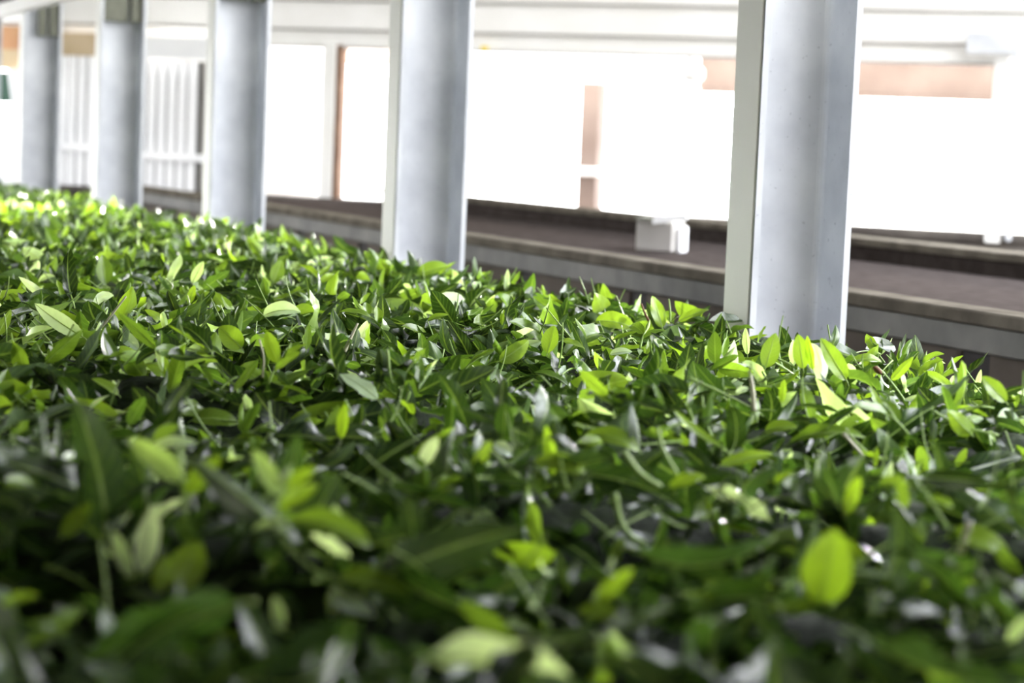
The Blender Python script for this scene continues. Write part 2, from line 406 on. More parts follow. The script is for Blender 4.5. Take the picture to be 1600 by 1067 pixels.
# C section, open towards the camera; local x = across (w), y = along (u)
poly = [(-D, FL), (-D, 0), (-D + TH, 0)] + arc(-D + TH + .010, FL - TH - .010, .010, 180, 90) + arc(-TH - .010, FL - TH - .010, .010, 90, 0) + [(-TH, 0), (0, 0), (0, FL)]
lab = ['nearest and widest galvanised steel channel column, right of centre', 'second nearest galvanised steel column, with a deep shadow down its right half',
       'third steel column from the right, the one just left of the boarded panel', 'fourth steel column from the right, with mottled grey face and dark bracket on top',
       'pale fifth steel column, next to the frame\'s left end', 'last steel column, a sliver cut by the left edge']
ZTOP = 1.50
for i in range(6):
    u = u1 + STEP * i
    t = empty('steel_column', uw(u, w1, 0), ROT - math.pi / 2)
    tag(t, lab[i], 'column', 'steel columns along the leaf bed')
    mb = MB(); mb.prism(poly[::-1], 0, ZC - .01); mb.build('channel', M_galv, parent=t)
    mb = MB(); mb.box(-D - .0022, -D - .0002, .004, FL - .003, .02, ZC - .02, .0005); mb.build('lit_side', M_side, parent=t)  # thin plate added so the flange's brighter light shows as its colour
    mb = MB(); mb.box(-D - .03, .03, -.03, FL + .03, 0, .012); mb.build('base_plate', M_galv, parent=t)
    if i >= 1:
        mb = MB(); mb.box(-D + TH + (.050 if i == 4 else .004), -TH - .045, .030, .040, CAM.z + .345, CAM.z + .62, .002)
        g = mb.build('bracket_plate', M_galv2, parent=t)
        mb = MB(); mb.box(-TH - .036, -TH - .002, .02, .044, CAM.z + .345, CAM.z + .62, .002); mb.build('bracket_plate', M_galv2, parent=t)

# ------------------------------------------------------------ upper tier above the leaf bed
def long_thing(name, parts, label, cat, ua, ub):
    t = empty(name, uw((ua + ub) / 2, parts[0][2], 0), ROT - math.pi / 2)
    tag(t, label, cat)
    w0, um = parts[0][2], (ua + ub) / 2
    for nm, m, wa, wb, za, zb in parts:
        mb = MB(); mb.box(wa - w0, wb - w0, ua - um, ub - um, za, zb, .004)
        mb.build(nm, m, parent=t)
    return t
wL = w1 - D - 1.75
UE = 10.6
long_thing('upper_trough', [('side_rail', M_cream, w1 - D - .05, w1 - D - .006, CAM.z + .425, CAM.z + .62),
                            ('deck', M_mesh, wL, w1 - D - .055, CAM.z + .47, CAM.z + .50),
                            ('side_rail', M_cream, wL - .05, wL - .004, CAM.z + .425, CAM.z + .62)],
           'upper trough running above the leaf bed behind the column tops', 'trough', -2.2, UE - .6)  # unseen near end carried on past the camera to shade the foreground leaves

# main trough under the leaves
def ufar(w_):                # where the line at offset w_ meets the far wall
    return (FA.dot(FN) - W.dot(FN) * w_) / U.dot(FN) - .04
EM = min(ufar(w1), ufar(w1 - D - 1.8)) - .06; EH = EM - 5.2
LB = BED + .034
wr = w1 - D - .012
t = empty('withering_trough', uw(5.2, (wr + wL) / 2, 0), ROT - math.pi / 2)
tag(t, 'long trough that holds the bed of green tea leaves, inside the column row', 'trough')
c0 = (wr + wL) / 2
for nm, m, wa, wb, za, zb in [('side_panel', M_dark, wr - .03, wr, .25, LB - .035), ('side_panel', M_dark, wL, wL + .03, .25, BED - .03),
                              ('mesh_floor', M_mesh, wL + .031, wr - .031, BED - .16, BED - .14)]:
    mb = MB(); mb.box(wa - c0, wb - c0, -5.0, EH, za, zb, .003); mb.build(nm, m, parent=t)
for k in range(6):
    for wa in (wL + .032, wr - .092):
        mb = MB(); uu = -4.7 + k * 1.55; mb.box(wa - c0, wa + .06 - c0, uu, uu + .06, 0, BED - .162, .003); mb.build('leg', M_dark, parent=t)

# ------------------------------------------------------------ second trough beyond the columns
zr2 = BED + .035
def wline(px, py, Z):
    return on_plane(px, py, Z).dot(W)
wn = wline(1600, 490, zr2); wn2 = wline(1330, 452, zr2)
wf = wline(1600, 397, zr2 + .02)
print('near rim', wn, wn2, 'far', wf)
t = empty('withering_trough', uw(5, wn, 0), ROT - math.pi / 2)
tag(t, 'empty second trough with a worn timber rim beyond the columns', 'trough')
ue = (FO + FD * 3).dot(FN)   # distance of far wall
def ufar(w_):                # where the line at offset w_ meets the far wall
    # (U*u + W*w).FN = FA.FN
    return (FA.dot(FN) - W.dot(FN) * w_) / U.dot(FN) - .04
def seg(nm, m, wa, wb, ua, ub, za, zb, bv=.003):
    mb = MB(); mb.box(wa - wn, wb - wn, ua - 5, ub - 5, za, zb, bv); return mb.build(nm, m, parent=t)
e0 = min(ufar(wn), ufar(wf), ufar(wf + .06)) - .03
print('second trough end', e0)
seg('rim', M_rim, wn - .055, wn + .02, .4, e0, zr2 - .022, zr2)
seg('side_board', M_duct, wn - .035, wn - .005, .4, e0, zr2 - .066, zr2 - .0225)
k = 0
uu = .5
while uu < e0 - .3:
    un = min(uu + .62, e0)
    seg('side_panel', M_panel, wn - .004, wn + .02, uu, un - .085, .22, zr2 - .0225)
    seg('leg', M_leg, wn + .002, wn + .05, un - .083, un - .002, 0, zr2 - .067); uu = un
seg('mesh_floor', M_mesh, wn + .021, wf - .03, .4, e0, zr2 - .05, zr2 - .035)
seg('side_panel', M_mesh, wf - .029, wf, .4, e0, .22, zr2 + .0)
seg('far_rim', M_rim, wf - .05, wf + .05, .4, e0, zr2 + .001, zr2 + .022)

# metal box standing in the second trough
pb = on_plane(1030, 392, zr2 - .034)
zz = project(np.array(pb))[2]; kpx = float(zz) / F
t = empty('metal_box', (pb.x, pb.y, zr2 - .035), FROT)
tag(t, 'small pale metal box with an open flap standing on the second trough', 'box')
mb = MB(); mb.box(-30 * kpx, 30 * kpx, -.05, .06, 0, 48 * kpx, .004); mb.build('body', M_end, parent=t)
mb = MB(); mb.box(-34 * kpx, 20 * kpx, -.055, .065, 48 * kpx + .001, 52 * kpx, .001); mb.build('top_plate', M_galv2, parent=t)
mb = MB(); mb.add([(0 * kpx, -.07, 43 * kpx), (54 * kpx, -.07, 53 * kpx), (54 * kpx, -.07, 62 * kpx), (0, -.07, 55 * kpx),
                   (0 * kpx, -.058, 43 * kpx), (54 * kpx, -.058, 53 * kpx), (54 * kpx, -.058, 62 * kpx), (0, -.058, 55 * kpx)],
                  [(0, 1, 2, 3), (7, 6, 5, 4), (0, 4, 5, 1), (1, 5, 6, 2), (2, 6, 7, 3), (3, 7, 4, 0)]); mb.build('flap', M_white, parent=t)
mb = MB(); mb.box(33 * kpx, 33 * kpx + .012, -.03, .03, 0, 40 * kpx, .002); mb.build('side_strip', M_white, parent=t)

# ------------------------------------------------------------ the bed of leaves
def height(x, y):
    """surface of the leaf bed: low heaps"""
    u = U.x * x + U.y * y; v = W.x * x + W.y * y
    h = (np.sin(u * 9.3 + 1.7 * np.sin(v * 5.1)) * .35 + np.sin(v * 12.7 + u * 3.1 + .8) * .30 + np.sin(y * 17.0 + x * 6.0 + 1.0) * .38
         + np.sin(x * 23.0 - y * 9.0 + 2.2) * .22 + np.sin(y * 31.0 + 5 * np.sin(x * 7)) * .18)
    e = np.clip((wr - .03 - v) / .10, 0, 1)
    near = np.clip((3.8 - y) / 2.0, 0, 1)
    h = h + near * .75 * np.sin(y * 23.0 + 1.6 * np.sin(x * 6.0) + 1.2 * np.sin(x * 13.0 + y * 2.0))
    return LB - .020 + h * (.011 + .013 * near) - .008 * np.clip((y - 5.0) / 4.0, 0, 1) - (1 - e) ** 2 * .008

def leaf_batch(base, T, Nn, L, Wd, fold, curve, twist, ripple, phase, tint, nv, nu):
    """all arrays of length n; returns verts (n, nv*nu, 3), quads for one leaf, leafco (n, nv*nu, 3)"""
    n = len(L)
    v = np.linspace(0, 1, nv)[None, :, None]; uu = np.linspace(-1, 1, nu)[None, None, :]
    prof = (v ** .62) * ((1 - v) ** .78); prof = prof / prof.max()
    tip = .012; prof = np.maximum(prof, tip)
    S = np.cross(T, Nn)
    k = curve[:, None, None]; ks = np.where(np.abs(k) < 1e-3, 1e-3, k)
    st = np.sin(ks * v) / ks; sn = (1 - np.cos(ks * v)) / ks
    wloc = Wd[:, None, None] * .5 * prof * uu
    fo = fold[:, None, None]
    serr = 1 + .035 * np.sign(np.abs(uu) - .9) * np.cos(v * nv * np.pi) * (nv > 12)
    side = wloc * np.cos(fo) * serr
    rip = ripple[:, None, None] * L[:, None, None] * np.sin(v * 13 + phase[:, None, None] + uu * 1.2) * uu ** 2 * np.minimum(1, prof * 1.5)
    up = np.abs(wloc) * np.sin(fo) + rip
    # droop of each cross-section with the arc, and twist about the midrib
    tw = twist[:, None, None] * v
    s2 = side * np.cos(tw) - up * np.sin(tw); u2 = side * np.sin(tw) + up * np.cos(tw)
    a = ks * v
    lt = L[:, None, None] * st - u2 * np.sin(a); ln = L[:, None, None] * sn + u2 * np.cos(a)
    P = base[:, None, None, :] + lt[..., None] * T[:, None, None, :] + s2[..., None] * S[:, None, None, :] + ln[..., None] * Nn[:, None, None, :]
    co = np.stack(np.broadcast_arrays(uu + 0 * v + 0 * k, v + 0 * uu + 0 * k, tint[:, None, None] + 0 * v + 0 * uu), -1)
    q = []
    for i in range(nv - 1):
        for j in range(nu - 1):
            q.append((i * nu + j, i * nu + j + 1, (i + 1) * nu + j + 1, (i + 1) * nu + j))
    return P.reshape(n, -1, 3), np.array(q), co.reshape(n, -1, 3)

def frame(az, el, roll):
    T = np.stack([np.cos(az) * np.cos(el), np.sin(az) * np.cos(el), np.sin(el)], -1)
    S0 = np.stack([np.sin(az), -np.cos(az), 0 * az], -1)
    N0 = np.cross(S0, T)
    Nn = N0 * np.cos(roll)[:, None] + S0 * np.sin(roll)[:, None]
    return T, Nn

def np_mesh(name, verts, quads, co, mats, smooth=True, matidx=None):
    me = bpy.data.meshes.new(name)
    me.vertices.add(len(verts)); me.vertices.foreach_set('co', verts.astype(np.float32).ravel())
    nq = len(quads); me.loops.add(nq * 4); me.loops.foreach_set('vertex_index', quads.astype(np.int32).ravel())
    me.polygons.add(nq); me.polygons.foreach_set('loop_start', np.arange(0, nq * 4, 4, dtype=np.int32))
    me.polygons.foreach_set('use_smooth', np.ones(nq, dtype=bool) if smooth else np.zeros(nq, dtype=bool))
    for m in mats: me.materials.append(m)
    if matidx is not None: me.polygons.foreach_set('material_index', matidx.astype(np.int32))
    a = me.attributes.new('leafco', 'FLOAT_VECTOR', 'POINT'); a.data.foreach_set('vector', co.astype(np.float32).ravel())
    me.update(calc_edges=True)
    return me

# scatter: positions inside the part of the bed the camera could see (with a margin)
def scatter(n_per_m2, y0, y1, marg=.12):
    area = (y1 - y0) * 8.0
    n = int(area * n_per_m2)
    x = RN.uniform(-4, 4, n); y = RN.uniform(y0, y1, n)
    v = W.x * x + W.y * y
    ok = (np.abs(x) < .2286 * y + marg) & (v < wr - .02) & (v > wL + .05) & ((x - FA.x) * FN.x + (y - FA.y) * FN.y < -.16)
    return x[ok], y[ok]
pts = [scatter(2700, .85, 3.2), scatter(3400, 3.2, 6.0, .2), scatter(2500, 6.0, 10.35, .3)]
X = np.concatenate([p[0] for p in pts]); Y = np.concatenate([p[1] for p in pts]); n = len(X)
lev = RN.uniform(0, 1, n) ** 1.25
az = RN.uniform(0, 2 * np.pi, n)
kind = RN.uniform(0, 1, n)
el = np.where(kind < .62, RN.normal(.05, .25, n), np.where(kind < .88, RN.normal(.62, .25, n), RN.normal(1.12, .2, n)))
roll = RN.normal(0, .95, n)
L = np.clip(RN.gamma(6, .0076, n), .020, .080); L = np.where(el > .9, np.minimum(L, .052), L)
Wd = L * RN.uniform(.24, .44, n)
fold = RN.uniform(.05, .75, n); curve = RN.normal(-.15, 1.0, n); twist = RN.normal(0, .75, n)
ripple = RN.uniform(0, .045, n); phase = RN.uniform(0, 6.28, n)
tc_ = RN.uniform(0, 1, n)
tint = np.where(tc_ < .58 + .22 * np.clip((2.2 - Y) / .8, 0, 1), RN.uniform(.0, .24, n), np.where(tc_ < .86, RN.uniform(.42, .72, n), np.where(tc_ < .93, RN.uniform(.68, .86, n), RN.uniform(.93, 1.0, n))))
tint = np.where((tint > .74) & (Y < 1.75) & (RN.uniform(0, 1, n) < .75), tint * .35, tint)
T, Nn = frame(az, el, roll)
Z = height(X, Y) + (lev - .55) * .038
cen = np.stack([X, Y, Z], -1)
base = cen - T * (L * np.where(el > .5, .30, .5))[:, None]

# hero leaves read off the photograph: base px, tip px, width ratio, colour, bow, facing, name words
#  colour 0..1 along the leaf ramp; bow: curvature; face: how far the blade turns edge-on
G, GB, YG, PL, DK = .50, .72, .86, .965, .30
HERO = [
 (130,525,54,474,.32,PL,.5,.2,'long pale leaf pointing up left near the left edge, beside a crossing stalk'),
 (245,543,184,489,.24,G,.2,.3,'narrow mid green leaf slanting down right from the tip of the pale stalk'),
 (295,473,304,445,.42,YG,.1,.1,'tiny bright yellow leaf standing upright in the left middle ground'),
 (378,542,343,510,.75,.66,-.3,.0,'small round green leaf standing face on below the silvery folded leaf'),
 (411,492,470,488,.55,PL,-1.1,.2,'silvery folded leaf with a wet sheen in the left middle ground'),
 (478,545,482,506,.38,.5,.1,.4,'slim pointed leaf standing upright right below the silvery folded leaf'),
 (445,560,468,534,.55,.45,.2,.3,'dull green leaf pointing up right, left of the slim upright one'),
 (532,683,540,629,.34,YG,.15,.1,'bright yellow green leaf standing alone like a flame, centre left'),
 (590,622,530,584,.45,PL,-.5,.2,'pale whitish green leaf leaning left behind the flame shaped yellow leaf'),
 (300,655,372,662,.50,.58,-.9,.2,'broad green arched leaf in the left middle ground'),
 (200,662,227,620,.52,.42,.2,.4,'dull green leaf standing upright left of the broad arched leaf'),
 (185,615,142,592,.50,.74,-.4,.2,'bright green leaf tipping left in the left middle ground'),
 (365,608,405,560,.24,G,.3,.4,'long thin green leaf pointing up right, left of centre'),
 (232,702,308,692,.34,PL,-.9,.3,'pale arched leaf lying across in the left foreground'),
 (-4,522,17,483,.40,.60,.1,.2,'green leaf with its tip up at the very left edge of the picture'),
 (240,684,278,664,.50,.72,-.3,.3,'small bright green leaf just above the pale arched one at left'),
 (165,442,160,398,.60,.50,.1,.1,'dark triangular leaf standing in the far left of the bed'),
 (791,455,793,420,.28,PL,.1,.3,'pale slim leaf tip standing against the dark gap between the two big columns'),
 (1035,510,1019,462,.46,.66,-.3,.2,'tall broad leaf standing above the bed edge left of the nearest column'),
 (1060,500,1108,484,.40,.74,-.5,.2,'bright leaf rising to the right beside the tall broad leaf left of the nearest column'),
 (780,562,826,532,.52,.62,-.6,.2,'round shouldered green leaf in the centre of the bed'),
 (855,550,866,508,.62,.62,.2,.2,'broad pointed leaf with a pale middle, standing near the centre'),
 (878,530,914,545,.42,.75,-.5,.3,'bright green leaf drooping right of the broad pointed leaf'),
 (953,552,988,550,.50,PL,-.6,.2,'pale shining oval leaf right of the picture centre'),
 (950,616,906,578,.36,.78,-.4,.3,'bright green leaf curling left, right of the picture centre'),
 (786,684,789,628,.55,.36,.2,.2,'dark green leaf standing upright near the picture centre'),
 (998,702,912,682,.40,.62,-1.3,.2,'large bent leaf with a bright top in the centre foreground'),
 (1128,697,1052,640,.17,.64,.5,.5,'very long narrow leaf slanting down right, right of centre'),
 (658,724,684,683,.48,.985,.2,.1,'bluish white blurred leaf standing in the centre foreground'),
 (772,690,802,712,.62,.99,-.6,.1,'small white shining leaf in the centre foreground'),
 (738,727,768,688,.45,YG,.2,.2,'yellow green leaf pointing up between the white leaves in the centre'),
 (833,722,915,738,.45,.76,-.9,.2,'wide bright green arched leaf in the centre foreground'),
 (1322,592,1282,528,.40,.76,.1,.2,'large bright pointed leaf standing in front of the nearest column\'s right edge'),
 (1255,574,1247,522,.50,.82,.1,.1,'lime green pointed leaf standing in front of the nearest column'),
 (1270,576,1261,524,.30,.86,.1,.4,'thin yellow green leaf right behind the lime pointed one at the nearest column'),
 (1196,572,1212,520,.55,.60,.2,.1,'broad green leaf with its tip up in front of the nearest column\'s left half'),
 (1168,552,1165,512,.34,.95,.1,.3,'pale yellowish pointed leaf at the foot of the nearest column\'s left edge'),
 (1392,592,1427,557,.36,.82,.1,.3,'bright leaf pointing up right past the nearest column'),
 (1332,562,1378,566,.40,.72,-.9,.2,'arched bright leaf lying along the bed edge right of the nearest column'),
 (1232,692,1352,684,.30,.52,-1.2,.3,'very large arched green leaf lying across in the right middle ground'),
 (1125,725,1208,709,.30,.80,-.3,.3,'long yellow edged leaf lying to the right below the very large arched leaf'),
 (1366,728,1371,699,.32,.84,.1,.2,'tiny bright upright leaf below the right end of the very large arched leaf'),
 (1493,727,1511,700,.40,.86,.1,.2,'small yellow leaf standing alone in the right middle ground'),
 (1572,626,1534,588,.50,.74,-.2,.2,'round bright green leaf at the right end of the bed edge'),
 (1524,612,1533,577,.26,.95,.1,.3,'white edged slim leaf beside the round bright leaf at the right'),
 (1222,628,1225,592,.34,.84,.1,.2,'slim yellowish leaf standing upright below the nearest column'),
 (1150,612,1170,606,.60,.985,-.3,.2,'small white leaf beside the pinkish stalk right of centre'),
 (1195,672,1246,668,.60,.74,-.8,.2,'two lobed looking bright green leaf left of the very large arched leaf'),
 (452,812,580,856,.38,.72,-1.2,.15,'big bright green arched leaf in the blurred left foreground'),
 (220,893,243,790,.36,.99,.1,.1,'silvery white leaf standing tall in the blurred left foreground'),
 (206,902,176,828,.34,.955,.2,.2,'pale green slim leaf left of the silvery white standing leaf'),
 (278,917,312,846,.75,.80,-.2,.0,'round lime green leaf in the blurred left foreground'),
 (248,922,262,868,.60,.78,.1,.1,'small lime leaf tucked left of the round lime leaf'),
 (395,826,456,818,.35,.94,-.6,.3,'pale small leaf at the left end of the big bright arched leaf'),
 (515,932,587,962,.50,.985,-.4,.2,'greyish white leaf lying in the blurred lower left'),
 (442,982,428,930,.42,.95,.1,.1,'pale bluish green leaf standing in the blurred lower left'),
 (530,900,642,938,.45,.60,-.9,.2,'mid green arched leaf behind the greyish white one at lower left'),
 (612,856,672,902,.25,.94,.2,.4,'narrow greyish leaf sloping right of the big bright arched leaf'),
 (96,836,142,784,.45,.66,.2,.2,'pale edged green leaf rising right in the left foreground'),
 (718,938,812,1008,.30,.58,.2,.3,'long green leaf sloping down right in the lower centre'),
 (1282,940,1306,826,.72,.84,-.2,.0,'big lime green square shouldered leaf in the right foreground'),
 (1300,840,1350,878,.55,.80,-.5,.1,'lime leaf lobe hanging right of the big lime leaf'),
 (1478,838,1578,876,.50,.76,-1.3,.15,'lime green arched leaf hanging over a pale stalk in the right foreground'),
 (974,838,950,892,.36,.72,-.1,.1,'bright green leaf hanging from the bent stalk in the right foreground'),
 (930,938,990,888,.36,.87,.3,.2,'olive yellow leaf pointing up right in the lower foreground'),
 (903,955,975,968,.50,.66,-1.0,.2,'curled green leaf under the olive yellow one'),
 (1065,925,1178,922,.20,.62,1.0,.3,'long green leaf sagging like a bowl in the right foreground'),
 (1195,952,1292,940,.26,.70,.4,.3,'bright green leaf lying below the big lime leaf'),
 (1135,822,1187,836,.34,.86,-.2,.3,'olive yellow leaf lying left of the big lime leaf'),
 (1046,758,1102,745,.45,.84,-.7,.2,'yellow green leaf with a reddish end, in the ridge right of centre'),
 (1322,802,1344,744,.42,.86,.1,.2,'pale lime leaf standing in the ridge below the very large arched leaf'),
 (1375,752,1426,766,.60,.76,-.8,.1,'broad lime leaf in the ridge at the right'),
 (1452,775,1490,792,.40,.80,-.5,.2,'bright leaf drooping right of the broad lime leaf'),
 (1415,792,1405,748,.40,.74,.2,.2,'bright green leaf standing between broad lime leaf and drooping leaf'),
 (1210,752,1240,738,.50,.88,-.2,.2,'small golden green leaf right of centre on the near ridge'),
 (1100,770,1122,842,.20,.55,.2,.4,'thin dark green leaf hanging down in the right foreground'),
 (60,438,86,432,.55,.955,-.9,.1,'pale rounded leaf lying in the far left of the bed'),
 (300,440,318,408,.42,.95,.1,.2,'pale leaf leaning right in the far left part of the bed'),
 (427,440,440,406,.60,.55,.1,.1,'mid green leaf standing up near the third column'),
 (652,428,700,415,.55,.58,-.3,.1,'broad green leaf pointing right at the foot of the second column'),
 (668,500,700,492,.40,.70,-.6,.2,'bright curved leaf left of the centre of the bed'),
 (930,500,992,514,.55,.78,-.9,.1,'yellow green broad leaf lying along the bed edge left of the nearest column'),
 (1555,855,1600,900,.40,.55,-.4,.2,'dim green leaf at the right edge of the foreground'),
 (1575,1000,1610,960,.40,.955,-.2,.1,'bluish pale leaf cut by the lower right edge'),
 (40,1010,110,985,.40,.50,-.6,.2,'dim green leaf in the lower left corner'),
 (0,945,60,930,.35,.68,-.5,.2,'green leaf lying at the lower left edge'),
]
nh = len(HERO)
def surf_hit(px, py, dz=.006):
    d = ray(px, py); t = np.arange(.6, 11.5, .004)         # first point where the line of sight meets the heaps
    hit = np.nonzero(CAM.z + d.z * t < height(CAM.x + d.x * t, CAM.y + d.y * t) + dz + .004)[0]
    return CAM + d * float(t[hit[0]])
RIGHT = RC @ Vector((1, 0, 0)); UPV = RC @ Vector((0, 1, 0)); BACK = RC @ Vector((0, 0, 1))
hp = dict(base=[], T=[], N=[], L=[], W=[], fold=[], curve=[], twist=[], ripple=[], phase=[], tint=[])
for (bx, by, tx, ty, wr_, tn, bow, face, _l) in HERO:
    B = surf_hit(bx, by + 2, .010)
    zb = -(RC.transposed() @ (B - CAM)).z
    TP = at(tx, ty, zb + rnd.uniform(-.25, .25) * math.hypot(tx - bx, ty - by) / F * zb)
    d = TP - B; Lc = d.length; d.normalize()
    toc = (CAM - B).normalized()
    nrm = (toc - d * toc.dot(d)).normalized()
    sd = d.cross(nrm)
    lying = abs(d.z) < .5
    tilt = (rnd.choice((-1, 1)) * face * 1.6) if not lying else 0
    if lying:                                     # blade turned up towards the sky, its edge towards the lens
        upn = (Vector((0, 0, 1)) - d * d.z).normalized()
        nrm = (upn * (.30 + face) + nrm * 1.0).normalized()
        if bow < 0 and nrm.z < 0: nrm = -nrm
    N2 = nrm * math.cos(tilt) + sd * math.sin(tilt)
    # for a bowed blade start direction is turned so that the chord still meets the tip
    k = bow
    c = math.cos(k / 2); s_ = math.sin(k / 2)
    if lying:
        upn = (Vector((0, 0, 1)) - d * d.z).normalized()
        # bow in the vertical plane: use up as the bending normal, then widen the blade by rolling
        N2 = (upn * .50 + nrm * .85).normalized(); N2 = (N2 - d * N2.dot(d)).normalized()
    T0 = d * c - N2 * s_; N0 = d * s_ + N2 * c
    Lr = Lc * (abs(k / 2) / max(math.sin(abs(k / 2)), 1e-3) if abs(k) > 1e-3 else 1)
    hp['base'].append(B[:]); hp['T'].append(T0[:]); hp['N'].append(N0[:]); hp['L'].append(Lr); hp['W'].append(Lc * wr_)
    hp['fold'].append(rnd.uniform(.1, .45)); hp['curve'].append(k); hp['twist'].append(rnd.uniform(-.3, .3))
    hp['ripple'].append(rnd.uniform(.0, .02)); hp['phase'].append(rnd.uniform(0, 6)); hp['tint'].append(tn + .12 if .4 < tn < .7 else tn)
H = {k: np.array(v) for k, v in hp.items()}
A = dict(base=np.concatenate([H['base'], base]), T=np.concatenate([H['T'], T]), N=np.concatenate([H['N'], Nn]),
         L=np.concatenate([H['L'], L]), W=np.concatenate([H['W'], Wd]), fold=np.concatenate([H['fold'], fold]),
         curve=np.concatenate([H['curve'], curve]), twist=np.concatenate([H['twist'], twist]), ripple=np.concatenate([H['ripple'], ripple]),
         phase=np.concatenate([H['phase'], phase]), tint=np.concatenate([H['tint'], tint]))
def make(idx, nv, nu):
    return leaf_batch(A['base'][idx], A['T'][idx], A['N'][idx], A['L'][idx], A['W'][idx], A['fold'][idx], A['curve'][idx],
                      A['twist'][idx], A['ripple'][idx], A['phase'][idx], A['tint'][idx], nv, nu)
N_ = len(A['L'])
P, _, _ = make(np.arange(N_), 14, 7)
px, py, pz = project(P)
GW, GH = 400, 267
ids = np.repeat(np.arange(N_), P.shape[1])
gx = (px.ravel() / 4).astype(int); gy = (py.ravel() / 4).astype(int); gz = pz.ravel()
ok = (gx >= 0) & (gx < GW) & (gy >= 0) & (gy < GH) & (gz > .3)
cell = gy * GW + gx
# the lobes of a hero leaf are kept free: a scattered leaf in front of one is dropped
hero_depth = np.full(GW * GH, 0.0)
hm = ok & (ids < nh)
np.maximum.at(hero_depth, cell[hm], gz[hm])
infront = ok & (ids >= nh) & (hero_depth[np.where(ok, cell, 0)] > gz + .004)
cnt = np.bincount(ids[infront], minlength=N_)
drop = (cnt >= 3) & (RN.uniform(0, 1, N_) < .96)
keep = ~drop
ok &= keep[ids]
order = np.lexsort((gz[ok], cell[ok]))
cs = cell[ok][order]; first = np.ones(len(cs), bool); first[1:] = cs[1:] != cs[:-1]
win = ids[ok][order][first]
vis = np.bincount(win, minlength=N_)
print('leaves', N_, 'dropped', int(drop.sum()))
N_IND = 300
cand = np.argsort(-vis); cand = [int(i) for i in cand if i >= nh and keep[i]][:N_IND - nh]
sel = list(range(nh)) + cand
print('smallest kept', vis[cand[-1]], 'coverage', vis[sel].sum() / vis.sum())

# the rest of the leaves: one object
rest = np.array([i for i in range(nh, N_) if keep[i] and i not in set(cand)]) if False else np.setdiff1d(np.nonzero(keep)[0], np.array(sel))
zc_ = pz.mean(1)
vv, qq, cc, mi = [], [], [], []
off = 0
def push(Pm, q, c, m):
    global off
    n_, k_ = Pm.shape[0], Pm.shape[1]
    vv.append(Pm.reshape(-1, 3)); cc.append(c.reshape(-1, 3))
    Q = (q[None] + (np.arange(n_) * k_)[:, None, None]).reshape(-1, 4) + off
    qq.append(Q); mi.append(np.full(len(Q), m)); off += n_ * k_
for lo, hi, nv, nu in ((0, 3.4, 11, 7), (3.4, 6, 8, 5), (6, 40, 6, 3)):
    ii = rest[(zc_[rest] >= lo) & (zc_[rest] < hi)]
    Pm, q, c = make(ii, nv, nu); push(Pm, q, c, 0)
# loose stalks among the leaves
ns = 2600
sx, sy = scatter(520, .9, 7.0)
ns = len(sx); saz = RN.uniform(0, 6.28, ns); sel_ = RN.normal(.25, .35, ns); sL = RN.uniform(.02, .055, ns)
Ts, Nsn = frame(saz, sel_, RN.normal(0, .5, ns)); sk = RN.normal(0, .5, ns)
sb = np.stack([sx, sy, height(sx, sy) + RN.uniform(-.010, .010, ns)], -1)
vq = np.linspace(0, 1, 6); an = np.linspace(0, 2 * np.pi, 6)[:-1]
Ss = np.cross(Ts, Nsn)
cl = sb[:, None, :] + (sL[:, None] * vq)[..., None] * Ts[:, None, :] + (sL[:, None] * sk[:, None] * vq ** 2 * .5)[..., None] * Nsn[:, None, :]
rr = (.0011 * (1 - .35 * vq))[None, :, None, None]
ring = (Ss[:, None, None, :] * np.cos(an)[None, None, :, None] + Nsn[:, None, None, :] * np.sin(an)[None, None, :, None]) * rr
Pm = (cl[:, :, None, :] + ring).reshape(ns, -1, 3)
q = np.array([(i * 5 + j, i * 5 + (j + 1) % 5, (i + 1) * 5 + (j + 1) % 5, (i + 1) * 5 + j) for i in range(5) for j in range(5)])
push(Pm, q, np.zeros_like(Pm), 1)
# leaf litter underneath
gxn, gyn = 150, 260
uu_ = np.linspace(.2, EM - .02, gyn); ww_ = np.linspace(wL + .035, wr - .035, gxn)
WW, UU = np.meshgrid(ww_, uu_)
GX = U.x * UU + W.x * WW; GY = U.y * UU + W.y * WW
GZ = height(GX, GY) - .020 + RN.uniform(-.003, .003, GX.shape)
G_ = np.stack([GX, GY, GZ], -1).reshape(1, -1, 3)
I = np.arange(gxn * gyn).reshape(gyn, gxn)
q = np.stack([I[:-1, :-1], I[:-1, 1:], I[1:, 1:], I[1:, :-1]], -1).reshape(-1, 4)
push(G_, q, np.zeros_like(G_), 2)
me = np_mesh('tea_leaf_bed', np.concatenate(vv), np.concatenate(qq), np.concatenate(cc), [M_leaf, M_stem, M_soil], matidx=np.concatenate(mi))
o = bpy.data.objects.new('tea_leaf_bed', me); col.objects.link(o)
tag(o, 'deep bed of loose plucked green tea leaves filling the long trough', 'leaves', kind='stuff')

